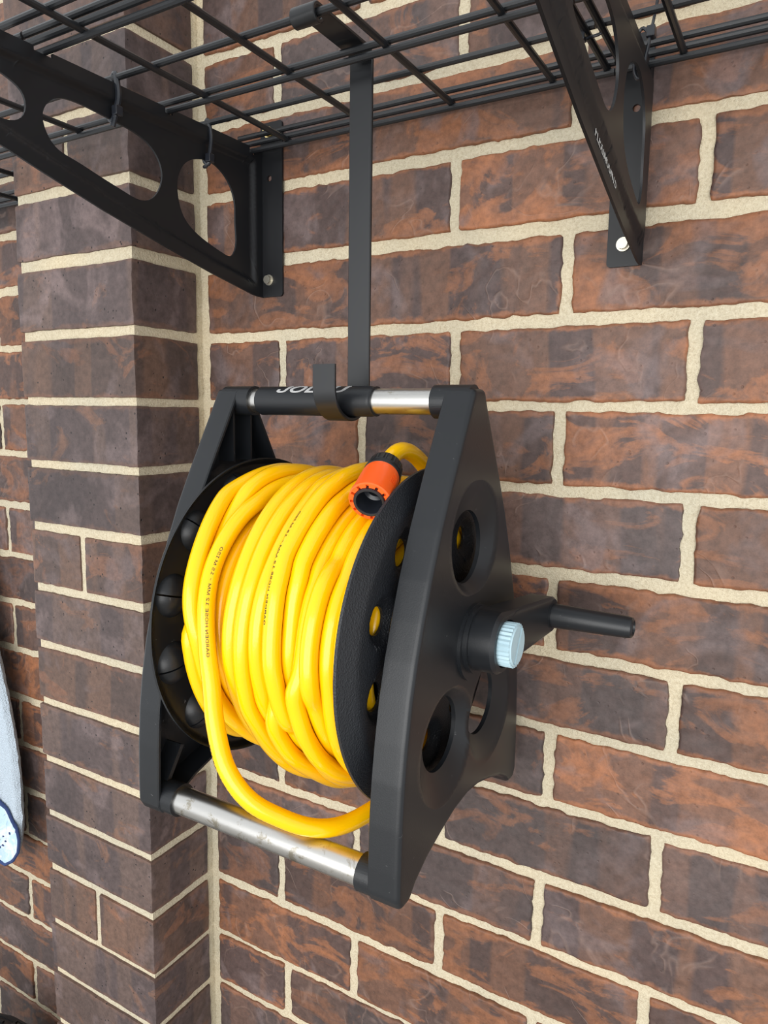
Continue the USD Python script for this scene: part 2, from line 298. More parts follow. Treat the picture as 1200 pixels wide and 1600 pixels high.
wall = thing('wall_back', 'brown and orange clay brick wall with cream mortar behind the hose reel', 'wall', (0, 0, -1750), kind='structure')
pier = thing('wall_pier', 'plum brown brick pier projecting from the wall on the left', 'wall', (-480, 0, -1750), kind='structure')
def mortar_sheet(x0, x1, z0, z1, y, step, seed):
    nx, nz = int((x1-x0)/step), int((z1-z0)/step)
    gx, gz = np.meshgrid(np.linspace(x0, x1, nx), np.linspace(z0, z1, nz), indexing='ij')
    pts = np.stack([gx.ravel(), np.zeros(gx.size), gz.ravel()], 1)
    d = (meshkit.fbm(pts/17.0, 3, seed)-0.5)*3.6
    v = np.c_[pts[:, 0], y+d, pts[:, 2]]
    i, j = np.meshgrid(np.arange(nx-1), np.arange(nz-1), indexing='ij')
    q = np.stack([i*nz+j, (i+1)*nz+j, (i+1)*nz+j+1, i*nz+j+1], -1).reshape(-1, 4)
    return trimesh.Trimesh(v, np.vstack([q[:, [0, 1, 2]], q[:, [0, 2, 3]]]), process=False)
XL, XR, ZB, ZT = -1300, 900, -1750, 320
part(wall, 'mortar', cat([mortar_sheet(-1000, 560, -1520, 130, 3.0, 6.0, 3),
                          box(XL, -1000, 3, 30, ZB, ZT), box(560, XR, 3, 30, ZB, ZT), box(-1000, 560, 3, 30, 130, ZT), box(-1000, 560, 3, 30, ZB, -1520), box(-1000, 560, 9, 30, -1520, 130)]), 'mortar', smooth=40)
PX0, PX1, PD = -590.4, -368.3, -113.7
seed = 10
def lay(x0, x1, k):
    global seed; seed += 1
    (ja, ta), (jb, tb) = joint(k), joint(k+1)
    z1, z0 = ja-ta/2, jb+tb/2
    vis = -1000 < x1 and x0 < 420 and z1 > -1480 and z0 < 120
    r = rng.random()
    m = 'wall_brick_orange' if r < 0.36 else 'wall_brick_plum' if r > 0.68 else 'wall_brick_brown'
    part(wall, 'brick', brick_mesh(x0, x1, rng.uniform(-1.2, 0.8), 25, z0, z1, seed, ('-y',), 4.2 if vis else 30.0), m, smooth=50, zr=(z0, z1))
for k in range(TOPC, BOTC+1):
    if k == BOTC: pass
    hs = list(HEADS.get(k, (-240, 0, 240) if k % 2 else (-120, 120)))
    while hs[-1] < XR: hs.append(hs[-1]+240+rng.uniform(-2.5, 2.5))
    edges = [PX1+8]+[h for h in hs]                          # right of the pier
    for a, b in zip(edges[:-1], edges[1:]):
        g = 6.0
        lay(a+(g if a != edges[0] else 3), min(b-g, XR), k)
    hs = [-825-120*(k % 2)+rng.uniform(-4, 4)]
    hs = [hs[0]+240*(k % 2)]+[hs[0]-240*i-(0 if k % 2 else 240) for i in range(0, 3)]
    hs = sorted(h for h in hs if h < PX0-30)
    edges = [XL]+[h for h in hs if h > XL+30]+[PX0+4]
    for a, b in zip(edges[:-1], edges[1:]):
        lay(a+5.5, b-5.5, k)
part(pier, 'mortar', cat([box(PX0+4.5, PX1-3.5, PD+3.5, 20, ZB, ZT)]), 'mortar', smooth=False)
for k in range(TOPC, BOTC+1):
    (ja, ta), (jb, tb) = joint(k), joint(k+1)
    z1, z0 = ja-ta/2, jb+tb/2
    cuts = [PX0, PX1] if k not in (6, 12, 0, 18) else [PX0, -482.5, PX1]
    for a, b in zip(cuts[:-1], cuts[1:]):
        seed += 1
        m = 'pier_brick_brown' if (k in (6, 12) or rng.random() < 0.2) else 'pier_brick_plum'
        part(pier, 'brick', brick_mesh(a+(5.5 if a != PX0 else 0), b-(5.5 if b != PX1 else 0), PD+rng.uniform(-.8, .8), -9, z0, z1, seed, ('-y', '+x'), 5.0 if -2 < k < 18 else 30.0, rag=1.2, rnd=2.0), m, smooth=50, zr=(z0, z1))
fl = thing('floor', 'grey concrete garage floor under the wall', 'floor', (0, 0, -1750), kind='structure')
part(fl, 'slab', box(-2500, 2500, -4500, 30, -1800, -1750), 'concrete', smooth=False)

# ------------------------------------------------------------------ shelf brackets
OUT = [(-1, -41.5), (-200, -44.5), (-418, -47.5), (-424, -52), (-424, -112), (-419, -118), (-337, -137), (-301, -147.5), (-237, -165), (-166, -182), (-91, -199), (-20, -212.5), (-12, -213.2), (-1, -213.2)]
HOLE_A = [(-110, -81), (-87, -77), (-69, -82), (-54, -95), (-47.5, -110), (-46.5, -135), (-47, -163), (-54, -172.5), (-69, -172), (-94, -165), (-114, -157), (-130, -144), (-136.5, -127), (-137, -112), (-132, -98), (-122, -87)]
HOLE_B = [(-294, -96), (-290, -88), (-281, -80), (-267, -76), (-240, -76), (-213, -78), (-190, -80.5), (-171, -88), (-161, -99), (-158, -111), (-162, -125), (-173, -138), (-188, -143), (-206, -140.5), (-236, -133.5), (-265, -126.5), (-283, -121), (-292, -110)]
HOLE_C = [(-396, -72), (-355, -73), (-334, -77), (-323, -80), (-313, -86), (-310, -95), (-313, -105), (-320, -111), (-330, -113.5), (-350, -112), (-385, -104), (-398, -98), (-404, -84)]
def bracket_web():
    outer = Polygon(OUT)
    for y, w in ((-20, 5), (-151, 5), (-294, 9)): outer = outer.difference(shapely.box(y-w, -49.6, y+w, -30))
    web = outer
    for h in (HOLE_A, HOLE_B, HOLE_C): web = web.difference(Polygon(spline(h, 4, True)).buffer(0))
    m = ext(web, 2.2, 2.6)
    t = tm(m); d = shapely.distance(shapely.points(t.vertices[:, :2]), Polygon(OUT).exterior)
    t.vertices[:, 2] += -4.5*sstep(13, 20, d)
    return to_yz(man(t), 0)
WEB = bracket_web()
FLANGE = shapely.box(0, -213.2, 32.5, -10.5).buffer(-4).buffer(4)
FLANGE = FLANGE.difference(Point(13, -74).buffer(3.4))
def hexbolt(parent, x, z, m):
    p = part(parent, 'bolt', cat([to_xz(ext(Point(x, z).buffer(4.9, 3), 6.0), -3.4)]), m, smooth=20)
    part(p, 'washer', cyl('y', (x, z), 6.5, -5.0, -2.4, 28), m)
for side, xb, lab in (('left', -264.2, 'black steel shelf bracket with three cut-outs beside the brick pier'), ('right', 190.0, 'black steel shelf bracket standing clear of the pier, pale maker lettering on its lower edge')):
    b = thing('shelf_bracket', lab, 'bracket', (xb, 0, -213), group=None)
    w = WEB.copy(); fp = FLANGE
    if side == 'left':
        w.apply_translation([xb-0.2, 0, 0]); f = to_xz(ext(shapely.affinity.translate(fp, xb, 0), 2.6), -0.2)
        sx = xb+12.8
    else:
        w.apply_translation([0.2, 0, 0]); w = mirror_x(w, 0); w.vertices[:, 0] += xb-0.021*w.vertices[:, 1]
        f = to_xz(ext(shapely.affinity.translate(shapely.affinity.scale(fp, -1, 1, origin=(0, 0)), xb, 0), 2.6), -0.2)
        sx = xb-17.5
    part(b, 'web', w, 'black_powder_coat', smooth=70)
    part(b, 'wall_plate', f, 'black_powder_coat', smooth=20)
    hexbolt(b, sx, -193.3, 'zinc_plated_steel')
    hexbolt(b, sx, -22.0, 'yellow_zinc_steel')
    # lettering along the lower edge of the web
    t = meshkit.text_mesh('FLEXIMOUNTS', 7.5, 0.25)
    v = t.vertices.copy(); sgn = 1
    if side == 'right':
        a0, a1 = np.array([-203.0, -163.5]), np.array([-130.0, -180.0])
        u = (a1-a0)/np.linalg.norm(a1-a0); nn = np.array([-u[1], u[0]])
        L = np.linalg.norm(a1-a0); v[:, 0] *= L/v[:, 0].max()
        yz = a0+v[:, :1]*u+v[:, 1:2]*nn
        tx = trimesh.Trimesh(np.c_[xb+0.3+v[:, 2]-0.021*yz[:, 0], yz], t.faces, process=False)
        part(b, 'lettering', tx, 'light_grey_paint', smooth=False, label='thin pale maker lettering along the lower edge')
    else:
        tx = box(xb-4.4, xb-4.1, -78, -62, -189.6, -187)
# ------------------------------------------------------------------ wire shelf panels
R = 3.15
def shelf(label, x0, x1, crosses, longs, cuts=None):
    s = thing('wire_shelf', label, 'shelf', ((x0+x1)/2, -200, -46))
    for y, z, a, b in longs:
        part(s, 'long_wire', tube([(a, y, z), (b, y, z)], R, 10), 'black_wire_coat')
    for x, ya in crosses:
        part(s, 'cross_wire', tube([(x, ya, -42.2), (x, -404, -42.2)], R, 10), 'black_wire_coat')
def longs(x0, x1, rear=True, xr=None):
    a = x0 if xr is None else x0
    L = []
    if rear:
        b = x1 if xr is None else xr
        L += [(-20, -46.4, x0, b), (-20, -38, x0, b), (-20, -29.5, x0, b), (-91, -38, x0, b)]
    L += [(-150, -38, x0, x1), (-151, -46.4, x0, x1), (-215, -38, x0, x1), (-292, -46.4, x0, x1), (-296, -38, x0, x1), (-296, -30, x0, x1), (-324, -38, x0, x1), (-402, -38, x0, x1)]
    return L
shelf('black wire grid shelf panel between the two brackets, above the hanging hook', -283, 160, [(x, -15) for x in (-210, -105, -1.5, 103, 153)], longs(-283, 160))
shelf('black wire grid shelf panel running off to the right of the lettered bracket', 161, 640, [(x, -15) for x in (166, 217.5, 321, 425, 529, 633)], longs(161, 640))
LW = longs(-900, -286, True, -606)
shelf('black wire grid shelf panel notched around the brick pier at far left', -900, -286, [(-300, -148), (-404, -148), (-508, -148)]+[(x, -15) for x in (-616, -720, -824, -890)], LW)

# cable ties
def tie(label, loop, head, tail=None, r=1.5):
    t = thing('cable_tie', label, 'cable tie', head, group=None)
    part(t, 'strap', tube(spline(loop, 2.0), r, 8), 'black_nylon')
    h = np.array(head); part(t, 'head', rbox(h[0]-3, h[0]+4, h[1]-4.2, h[1]+4.2, h[2]-4.5, h[2]+4.5, 0.9), 'black_nylon')
    if tail: part(t, 'tail', tube(spline(tail, 2.0), r*0.85, 8), 'black_nylon')
tie('small black cable tie nearer the camera on the bracket beside the pier', [(-262.5, -219, -71), (-260.5, -217, -60), (-262.5, -216, -42), (-266, -215, -34.5), (-271, -215, -42), (-270.5, -217, -62), (-268, -219, -78), (-264, -220, -78), (-262.5, -219, -71)], (-261, -218.5, -70), [(-262, -219, -72), (-262.5, -221, -80), (-263.5, -222, -85)], 3.0)
tie('small black cable tie nearest the wall on the bracket beside the pier', [(-262.2, -93, -73), (-260.5, -92, -60), (-262.5, -91.5, -42), (-266, -91, -34.5), (-271, -91, -42), (-270.5, -92, -62), (-268, -93, -80), (-264, -93.5, -82), (-262.2, -93, -73)], (-261.5, -93.5, -76), [(-263, -93, -80), (-268, -92, -83), (-274, -89, -82)], 2.3)
tie('black cable tie with a long raised tail on the lettered bracket', [(193.5, -62, -69), (195, -58, -52), (194, -53, -36), (188, -50, -30), (184, -50, -36), (185, -54, -52), (187, -60, -70), (191, -63, -75), (193.5, -62, -69)], (196, -53, -36), [(196, -53, -36), (201, -60, -18), (205, -72, 4), (206, -86, 22), (202, -98, 30)], 1.5)
tie('small black cable tie joining two wires behind the lettered bracket', [(151, -94, -46), (153, -94, -48), (156, -90, -46), (166, -90, -44), (168, -91, -38), (160, -92, -34.5), (151, -93, -36), (150, -94, -42), (151, -94, -46)], (150, -95.5, -46), None, 1.3)

# ------------------------------------------------------------------ hook
HXC, HW = -38.5, 12.0
Yt, Zt = -156.0, -343.0                      # reel handle
def strap(path, th, xc, hw, lean=0.0):
    p = spline(path, 2.0) if len(path) > 3 else np.asarray(path, float)
    t = np.gradient(p, axis=0); t /= np.linalg.norm(t, axis=1, keepdims=True); n = np.c_[-t[:, 1], t[:, 0]]
    q0, q1 = p+n*th/2, p-n*th/2; k = len(p); c = 0.7
    prof = [(-hw, q0, -c), (-hw+c, q0, 0), (hw-c, q0, 0), (hw, q0, -c), (hw, q1, c), (hw-c, q1, 0), (-hw+c, q1, 0), (-hw, q1, c)]
    V_ = []
    for dx, q, o in prof:
        qq = q+n*o
        V_.append(np.c_[np.full(k, xc+dx)+lean*(p[:, 1]+343), qq])
    v = np.stack(V_, 1).reshape(-1, 3); s = 8
    i, j = np.meshgrid(np.arange(k-1), np.arange(s), indexing='ij'); jn = (j+1) % s
    q = np.stack([i*s+j, (i+1)*s+j, (i+1)*s+jn, i*s+jn], -1).reshape(-1, 4)
    f = np.vstack([q[:, [0, 1, 2]], q[:, [0, 2, 3]]])
    for b0, o in ((0, 1), ((k-1)*s, -1)):
        for j in range(1, s-1): f = np.vstack([f, [[b0, b0+j, b0+j+1][::o]]])
    m = trimesh.Trimesh(v, f, process=False); m.fix_normals(); return m
def arc(cy, cz, r, a0, a1, n=14):
    a = np.radians(np.linspace(a0, a1, n)); return [(cy+r*math.cos(x), cz+r*math.sin(x)) for x in a]
hook_top = arc(-215, -38, 6.3, 330, 90, 18)
hook_path = hook_top+[(-y, -31.7) for y in range(210, 141, -6)]+arc(-140, -40, 8.3, 85, 0, 8)+[(-131.7, z) for z in np.linspace(-48, -328, 40)]+arc(-160.2, -331, 28.5, 0, -180, 30)+[(-188.7, z) for z in np.linspace(-329, -311.0, 8)]
def raw_strap(path, *a, **k):
    p = np.asarray(path, float); d = np.r_[0, np.cumsum(np.linalg.norm(np.diff(p, axis=0), axis=1))]
    keep = np.r_[True, np.diff(d) > 0.3]; p, d = p[keep], d[keep]
    s = np.linspace(0, d[-1], int(d[-1]/1.6)); q = np.c_[np.interp(s, d, p[:, 0]), np.interp(s, d, p[:, 1])]
    return strap([tuple(x) for x in q], *a, **k)
hk = thing('storage_hook', 'long flat black steel hook hanging from the wire shelf and holding the reel handle', 'hook', (HXC, -156, -360))
part(hk, 'strap', raw_strap(hook_path, 3.4, HXC, HW), 'black_satin_steel', smooth=40)

# ------------------------------------------------------------------ hose reel
XC = -44.5; AY, AZ = -156.0, -550.0
rl = thing('hose_reel', 'black plastic hose reel with A-shaped side panels and aluminium bars hanging on the hook', 'hose reel', (XC, AY, -731))
half = [(-332, 11), (-345, 17.5), (-377, 35), (-410, 53), (-443, 70), (-480, 86), (-510, 97), (-540, 107), (-567, 114), (-600, 120), (-630, 124), (-665, 126.5), (-700, 127.5), (-722, 127.5), (-731.5, 122)]
arch = [(-731.5, 108), (-722, 98), (-712, 80), (-703, 52), (-696, 26), (-693.5, 0)]
right = [(AY+y, z) for z, y in half]+[(AY+y, z) for z, y in arch]
left_ = [(AY-y, z) for z, y in reversed(arch[:-1])]+[(AY-y, z) for z, y in reversed(half)]
PANEL = Polygon(right+left_).buffer(5).buffer(-10).buffer(5).simplify(0.15)
def ring_points(poly, n):
    e = poly.exterior; L = e.length
    return np.array([e.interpolate(L*i/n).coords[0] for i in range(n)])
def panel_solid():
    """Right-hand side panel: a shell with a rounded outer edge, dished holes and an open inner side."""
    N = 420; p = ring_points(shapely.geometry.polygon.orient(PANEL, 1), N)
    t = np.roll(p, -1, 0)-np.roll(p, 1, 0); t /= np.linalg.norm(t, axis=1, keepdims=True); inw = np.c_[-t[:, 1], t[:, 0]]
    for _ in range(3): inw = (np.roll(inw, 1, 0)+inw+np.roll(inw, -1, 0)); inw /= np.linalg.norm(inw, axis=1, keepdims=True)
    rings = [(1.2, 70.0), (0, 71.0)]+[(0, 80), (0, 93.5)]+[(4.5*(1-math.cos(a)), 93.5+4.5*math.sin(a)) for a in np.radians((18, 36, 54, 72, 90))]
    body = None
    pts = [np.c_[np.full(N, x), p+inw*o] for o, x in rings]
    v = np.vstack(pts); k = len(rings)
    f = []
    i, j = np.meshgrid(np.arange(k-1), np.arange(N), indexing='ij'); jn = (j+1) % N
    q = np.stack([i*N+j, i*N+jn, (i+1)*N+jn, (i+1)*N+j], -1).reshape(-1, 4)
    f = [np.vstack([q[:, [0, 1, 2]], q[:, [0, 2, 3]]])]
    for base, ring, flip in ((0, pts[0][:, 1:], True), ((k-1)*N, pts[-1][:, 1:], False)):
        tri = m3.triangulate([ring]); tri = np.asarray(tri)
        f.append((tri[:, ::-1] if flip else tri)+base)
    solid = man(trimesh.Trimesh(v, np.vstack(f), process=False))
    if solid.volume() < 0 or solid.num_tri() == 0: raise RuntimeError('panel')
    cav = man(to_yz(ext(PANEL.buffer(-3.4), 40), 54.0))
    solid -= cav
    cuts = []
    keep, keep2 = man(to_yz(ext(PANEL.buffer(-2), 60), 50)), man(to_yz(ext(PANEL.buffer(-4.8), 60), 50))
    disc = lambda c, r, x: man(cyl('x', c, r, x-0.05, x+0.05, 72))
    for ang in (90, 239, 301):
        ca, sa = math.cos(math.radians(ang)), math.sin(math.radians(ang))
        ch, cd = (AY+83*ca, AZ+83*sa), (AY+92*ca, AZ+92*sa)       # hole, dish: the dish opens away from the hub
        outer = m3.Manifold.batch_hull([disc(ch, 35, 84.5), disc(cd, 51, 95), disc(cd, 52, 96)])
        inner = m3.Manifold.batch_hull([disc(ch, 32, 88.5), disc(ch, 33.2, 90), disc((AY+86*ca, AZ+86*sa), 37, 92), disc(cd, 46.5, 96.6), disc(cd, 50, 98.3)])
        inner2 = man(cyl('x', ch, 32, 60, 89, 72))
        solid = solid+(outer ^ keep); cuts.append((inner ^ keep2)+(inner2 ^ keep2))
    for c in cuts: solid -= c
    # inner ribs and hub boss
    for y in (-13, 13): solid += man(box(74, 96, AY+y-1.2, AY+y+1.2, -404, -352)) ^ keep
    for y0 in (-1, 1):
        rib = to_yz(ext(Polygon([(AY+y0*118, -712), (AY+y0*114, -714), (AY+y0*90, -676), (AY+y0*94, -674)]).buffer(0), 22), 74)
        solid += man(rib) ^ keep
    solid += man(cyl('x', (AY, AZ), 30, 64, 97, 60))
    solid += man(cyl('x', (AY, AZ), 34, 97, 101, 60))
    # sockets for the two bars
    for (y, z), r in (((Yt, Zt), 14.6), ((-267.0, -718.5), 15.2)):
        solid += man(cyl('x', (y, z), r, 56.5, 92, 48))
    return tm(solid.refine_to_length(6.0))
panel = panel_solid()
part(rl, 'side_panel', panel, 'black_plastic', smooth=28)
part(rl, 'side_panel', mirror_x(panel, XC), 'black_plastic', smooth=28)
def flange(open_holes):
    """Wheel of the drum in place on the right: textured face at x = 62, rim sloping in to x = 55."""
    disc = Point(0, 0).buffer(150, 64)
    n, rh, a0 = (10, 100, 124) if open_holes else (12, 121, 15)
    hs = [(rh*math.cos(math.radians(a)), rh*math.sin(math.radians(a))) for a in np.arange(n)*360/n+a0]
    if open_holes:
        for h in hs: disc = disc.difference(Point(h).buffer(11.8, 16))
    t = tm(ext(disc, 2.6, 4.0)); v = t.vertices; r = np.hypot(v[:, 0], v[:, 1])
    dd = np.array([np.hypot(v[:, 0]-a, v[:, 1]-b) for a, b in hs]); d = dd.min(0)
    if open_holes:
        v[:, 2] += -7.5*(1-sstep(12, 22, d))-7*np.clip((r-131)/19, 0, 1)
    else:
        v[:, 2] += -8*sstep(143, 149, r)
        domes = []
        for (a, b), g in zip(hs, np.arange(n)*360/n+a0):
            d_ = m3.Manifold.sphere(22.5, 64).translate((a, b, 10.5)) ^ m3.Manifold.cube((60, 60, 30)).translate((a-30, b-30, -28.8))
            domes.append(tm(d_-m3.Manifold.cube((60, 1.6, 40), True).rotate((0, 0, g)).translate((a, b, -10))))
        t = cat([t]+domes); v = t.vertices
    return trimesh.Trimesh(np.c_[v[:, 2]+59.4, v[:, 0]+AY, v[:, 1]+AZ], t.faces, process=False)
part(rl, 'drum_flange', flange(True), 'black_grain_plastic', smooth=30)
fl2 = mirror_x(flange(False), XC); fl2.apply_translation([4.0, 0, 0])
part(rl, 'drum_flange', fl2, 'black_plastic', smooth=40)
part(rl, 'drum', cyl('x', (AY, AZ), 71.5, -143, 58, 72), 'black_plastic')
part(rl, 'handle_bar', cyl('x', (Yt, Zt), 11.6, -152, 64, 48), 'aluminium_tube')
gp = trimesh.Trimesh(*(lambda m: (m.vertices, m.faces))(lathe([(11.5, -136.5), (13.4, -136.3), (14, -135.5), (14, -8), (13.2, -5.5), (13.6, -4), (13.6, -3.2), (11.5, -3)], 48)), process=False)
gp.apply_translation([0, Yt, Zt]); grip = part(rl, 'handle_grip', gp, 'black_plastic', smooth=35)
part(rl, 'lower_bar', cyl('x', (-267.0, -718.5), 12.6, -152, 64, 48), 'aluminium_tube')
def on_cyl(text, height, x0, x1, cy, cz, r, ang, depth=0.5, slant=0.25):
    t = meshkit.text_mesh(text, height, depth, bold=True); v = t.vertices.copy()
    for _ in range(1):
        t = trimesh.Trimesh(*trimesh.remesh.subdivide_to_size(v, t.faces, 2.0)); v = t.vertices.copy()
    v[:, 0] = (v[:, 0]+slant*v[:, 1]); v[:, 0] = x0+(v[:, 0]-v[:, 0].min())*(x1-x0)/np.ptp(v[:, 0])
    a = math.radians(ang)+v[:, 1]/r; rr = r+v[:, 2]-0.1
    return trimesh.Trimesh(np.c_[v[:, 0], cy-rr*np.cos(a), cz+rr*np.sin(a)], t.faces, process=False)
part(grip, 'lettering', on_cyl('JOLLU', 10.0, -110, -28, Yt, Zt, 14.0, 34), 'white_emboss_paint', smooth=False, label='raised slanted maker lettering on the grip')
for s in ((-122, -118),): pass
# crank
hub = m3.Manifold.batch_hull([man(cyl('x', (AY, AZ+3), 27, 104, 124, 180)), man(cyl('x', (AY, AZ+3), 24.5, 104, 127.5, 180)), man(cyl('x', (AY+22, AZ+6), 22, 106, 130, 180))])
arm = m3.Manifold.batch_hull([man(cyl('x', (AY+22, AZ+6), 21, 106, 130, 180)), man(cyl('x', (-60, -543), 17.5, 116, 137, 180)), man(cyl('x', (-60, -543), 15.5, 116, 139.5, 180)), man(cyl('x', (AY+10, AZ+4), 25, 104, 124, 180))])
ck = (hub+arm)-man(cyl('x', (AY, AZ+3), 20.8, 121.5, 150, 48))
crank = part(rl, 'crank', tm(ck), 'black_plastic', smooth=False)
part(crank, 'crank_handle', (lambda m: (m.apply_translation([0, -58, -544]), m)[1])(lathe([(0.1, 132), (11.2, 132), (11.8, 140), (10.2, 208), (9.4, 212.5), (7.5, 214), (6.5, 214), (6.0, 212), (0.1, 212)], 40)), 'black_plastic', smooth=35)
part(crank, 'bearing_ring', cyl('x', (AY, AZ+3), 30, 99, 105, 48), 'black_plastic')
# knob with knurled rim and a slot
a = np.arange(60)*2*np.pi/60; rr = np.where(np.arange(60) % 2 == 0, 19.3, 18.0)
gear = Polygon(np.c_[AY+rr*np.cos(a), AZ+3+rr*np.sin(a)])
kn = man(to_yz(ext(gear, 15.0), 123.0))+man(cyl('x', (AY, AZ+3), 17.6, 138.0, 139.2, 48, 16.4))
slot = shapely.affinity.rotate(shapely.box(AY-15, AZ+3-1.0, AY+15, AZ+3+1.0), 62, origin=(AY, AZ+3))
groove = man(to_yz(ext(slot.buffer(1.4), 5), 137.7)); kn -= groove
kn += man(to_yz(ext(slot.buffer(-0.1), 2.0), 136.8))
part(crank, 'knob', tm(kn), 'blue_grey_plastic', smooth=25, label='pale blue-grey knurled knob')

# ------------------------------------------------------------------ hose
HR, NB = 7.7, 72
hs_ = thing('garden_hose', 'bright yellow garden hose wound on the reel with an orange click connector at its end', 'hose', (XC, AY, -700))
def chain(ctrl):
    """Control points (angle deg, x, radius, pin) -> samples on a regular angle grid."""
    from scipy.interpolate import PchipInterpolator
    c = np.asarray(ctrl, float); a0, a1 = math.ceil(c[0, 0]/5)*5, math.floor(c[-1, 0]/5)*5
    ph = np.arange(a0, a1+1, 5.0)
    return ph, PchipInterpolator(c[:, 0], c[:, 1])(ph), PchipInterpolator(c[:, 0], c[:, 2])(ph), np.interp(ph, c[:, 0], c[:, 3])
def wob(ph, seed, amp):
    r = np.random.default_rng(seed); y = np.zeros_like(ph)
    for k in (0.31, 0.53, 0.83, 1.27): y += math.sin(1)*0+np.sin(np.radians(ph)*k+r.uniform(0, 6.28))*r.uniform(0.5, 1)
    return amp*y/2
W3 = [-28, 30, -12, 38, -46, 12, -64, 24, -78, 0]
L1 = chain([(0, -126, 96, 0)]+[(360*i+360, -126+15.6*(i+1), 96, 0) for i in range(11)])
L2 = chain([(0, 45, 109, 0)]+[(360*i+360, 45-15.6*(i+1), 109, 0) for i in range(10)])
c3 = [(95, 24, 160, 1), (115, 26, 155, 1), (135, 30, 147, 1), (160, 36, 138, 0.6), (200, 42, 128, 0), (270, 40, 124, 0)]
xs = [40, 27, 8, -4, 14, -20, -34, -14, -52, -66, -120, -104]
sag = [0, 6, 14, 3, 20, 8, 2, 12, 4, 0, 0, 4]
for i, x in enumerate(xs):
    c3 += [(345+360*i, x, 124, 0), (345+360*i+45, x+2, 127, 0), (345+360*i+100, x+6, 138 if x < 12 else 130, 0), (345+360*i+190, x-2, 127, 0), (345+360*i+285, x-8, 130+sag[i], 0)]
e = 345+360*len(xs)-160
c3 = c3[:-2]+[(e, -60, 132, 0), (e+50, 25, 138, 0.3), (e+95, 44, 146, 1), (e+105, 39, 154, 1), (e+120, 16, 181, 1), (e+127, -4, 187, 1), (e+135, -28, 188, 1), (e+142, -48, 180, 1), (e+152, -66, 160, 1), (e+164, -78, 142, 1), (e+180, -88, 132, 0.6), (e+205, -96, 130, 0.3), (e+245, -94, 132, 0.2), (e+290, -74, 131, 0.2), (e+340, -60, 130, 0), (e+380, -60, 128, 0)]
L3 = chain(c3)
L0 = chain([(0, 44, 81.5, 0)]+[(360*i+360, 44-15.6*(i+1), 81.5, 0) for i in range(11)])
chains = [L0, L1, L2, L3]
ph = np.concatenate([c[0] for c in chains]); lens = [len(c[0]) for c in chains]; cid = np.repeat(np.arange(4), lens)-1
X0 = np.concatenate([L0[1], L1[1]+wob(L1[0], 1, 2), L2[1]+wob(L2[0], 2, 5), L3[1]+wob(L3[0], 5, 10)*(1-L3[3])])
R0 = np.concatenate([L0[2], L1[2], L2[2]+wob(L2[0], 4, 1), L3[2]+wob(L3[0], 9, 2.0)*(1-L3[3])]); PIN = np.concatenate([c[3] for c in chains])
Xh, Rh = X0.copy(), R0.copy(); bins = np.round((ph % 360)/5).astype(int) % NB
rr_ = np.random.default_rng(3); Rh += rr_.normal(0, 0.01, len(Rh))
groups = [np.nonzero(bins == b)[0] for b in range(NB)]
starts = np.r_[0, np.cumsum(lens)]
D = 2*HR-0.1
for it in range(140):
    soft = it < 115
    if soft:
        Xh += (X0-Xh)*(0.015+0.9*PIN); Rh += (np.minimum(R0, R0)-Rh)*(0.05+0.85*PIN)
        for c in range(4):
            s = slice(starts[c], starts[c+1]); 
            for q in (Xh, Rh):
                y = q[s]; l = np.zeros_like(y); l[1:-1] = (y[2:]+y[:-2])/2-y[1:-1]; q[s] += 0.45*l*(1-PIN[s])
    for g in groups:
        dx = Xh[g][:, None]-Xh[g][None]; dr = Rh[g][:, None]-Rh[g][None]
        d = np.hypot(dx, dr)+1e-9; np.fill_diagonal(d, 1e9)
        w = np.where(d < D, (D-d)/d*0.5, 0)
        mob = 1-0.9*PIN[g]
        Xh[g] += np.clip((w*dx).sum(1), -3, 3)*0.6*mob; Rh[g] += np.clip((w*dr).sum(1), -3, 3)*0.9*mob
    lo = 72+HR; Rh = np.maximum(Rh, lo)
    pm_ = ph % 360; near = (cid == 2) & (PIN < 0.5) & (Xh > -4)
    cap = 119+30*np.clip((np.abs(pm_-66)-26)/30, 0, 1)
    Rh = np.where(near, np.minimum(Rh, cap), Rh)
    Rh = np.where((cid == 1) & (Xh > 0) & (np.abs(pm_-66) < 40), np.minimum(Rh, 106.5), Rh)
    free = PIN < 0.9
    Xh = np.where(free, np.clip(Xh, -127, 46), Xh)
pts = np.c_[Xh, AY-Rh*np.cos(np.radians(ph)), AZ+Rh*np.sin(np.radians(ph))]
lines = [pts[starts[c]:starts[c+1]] for c in range(4)]
MOUTH, BACK = np.array([36.0, -231.0, -424.5]), np.array([23.1, -182.9, -398.8])
ax = (BACK-MOUTH)/np.linalg.norm(BACK-MOUTH)
lead = [BACK-ax*4, BACK+ax*5, (22, -159, -387), (23.5, -141, -388.5), (25, -122, -398), (27, -104, -411)]
l3 = lines[3]; k = 7
lines[3] = np.vstack([np.array(lead), l3[k:]])
def fine(p): return spline(p, 5.0)
hose_lines = [fine(p) for p in lines]
hose = part(hs_, 'hose', cat([tube(p, HR, 14) for p in hose_lines]), 'yellow_hose_vinyl', smooth=60)
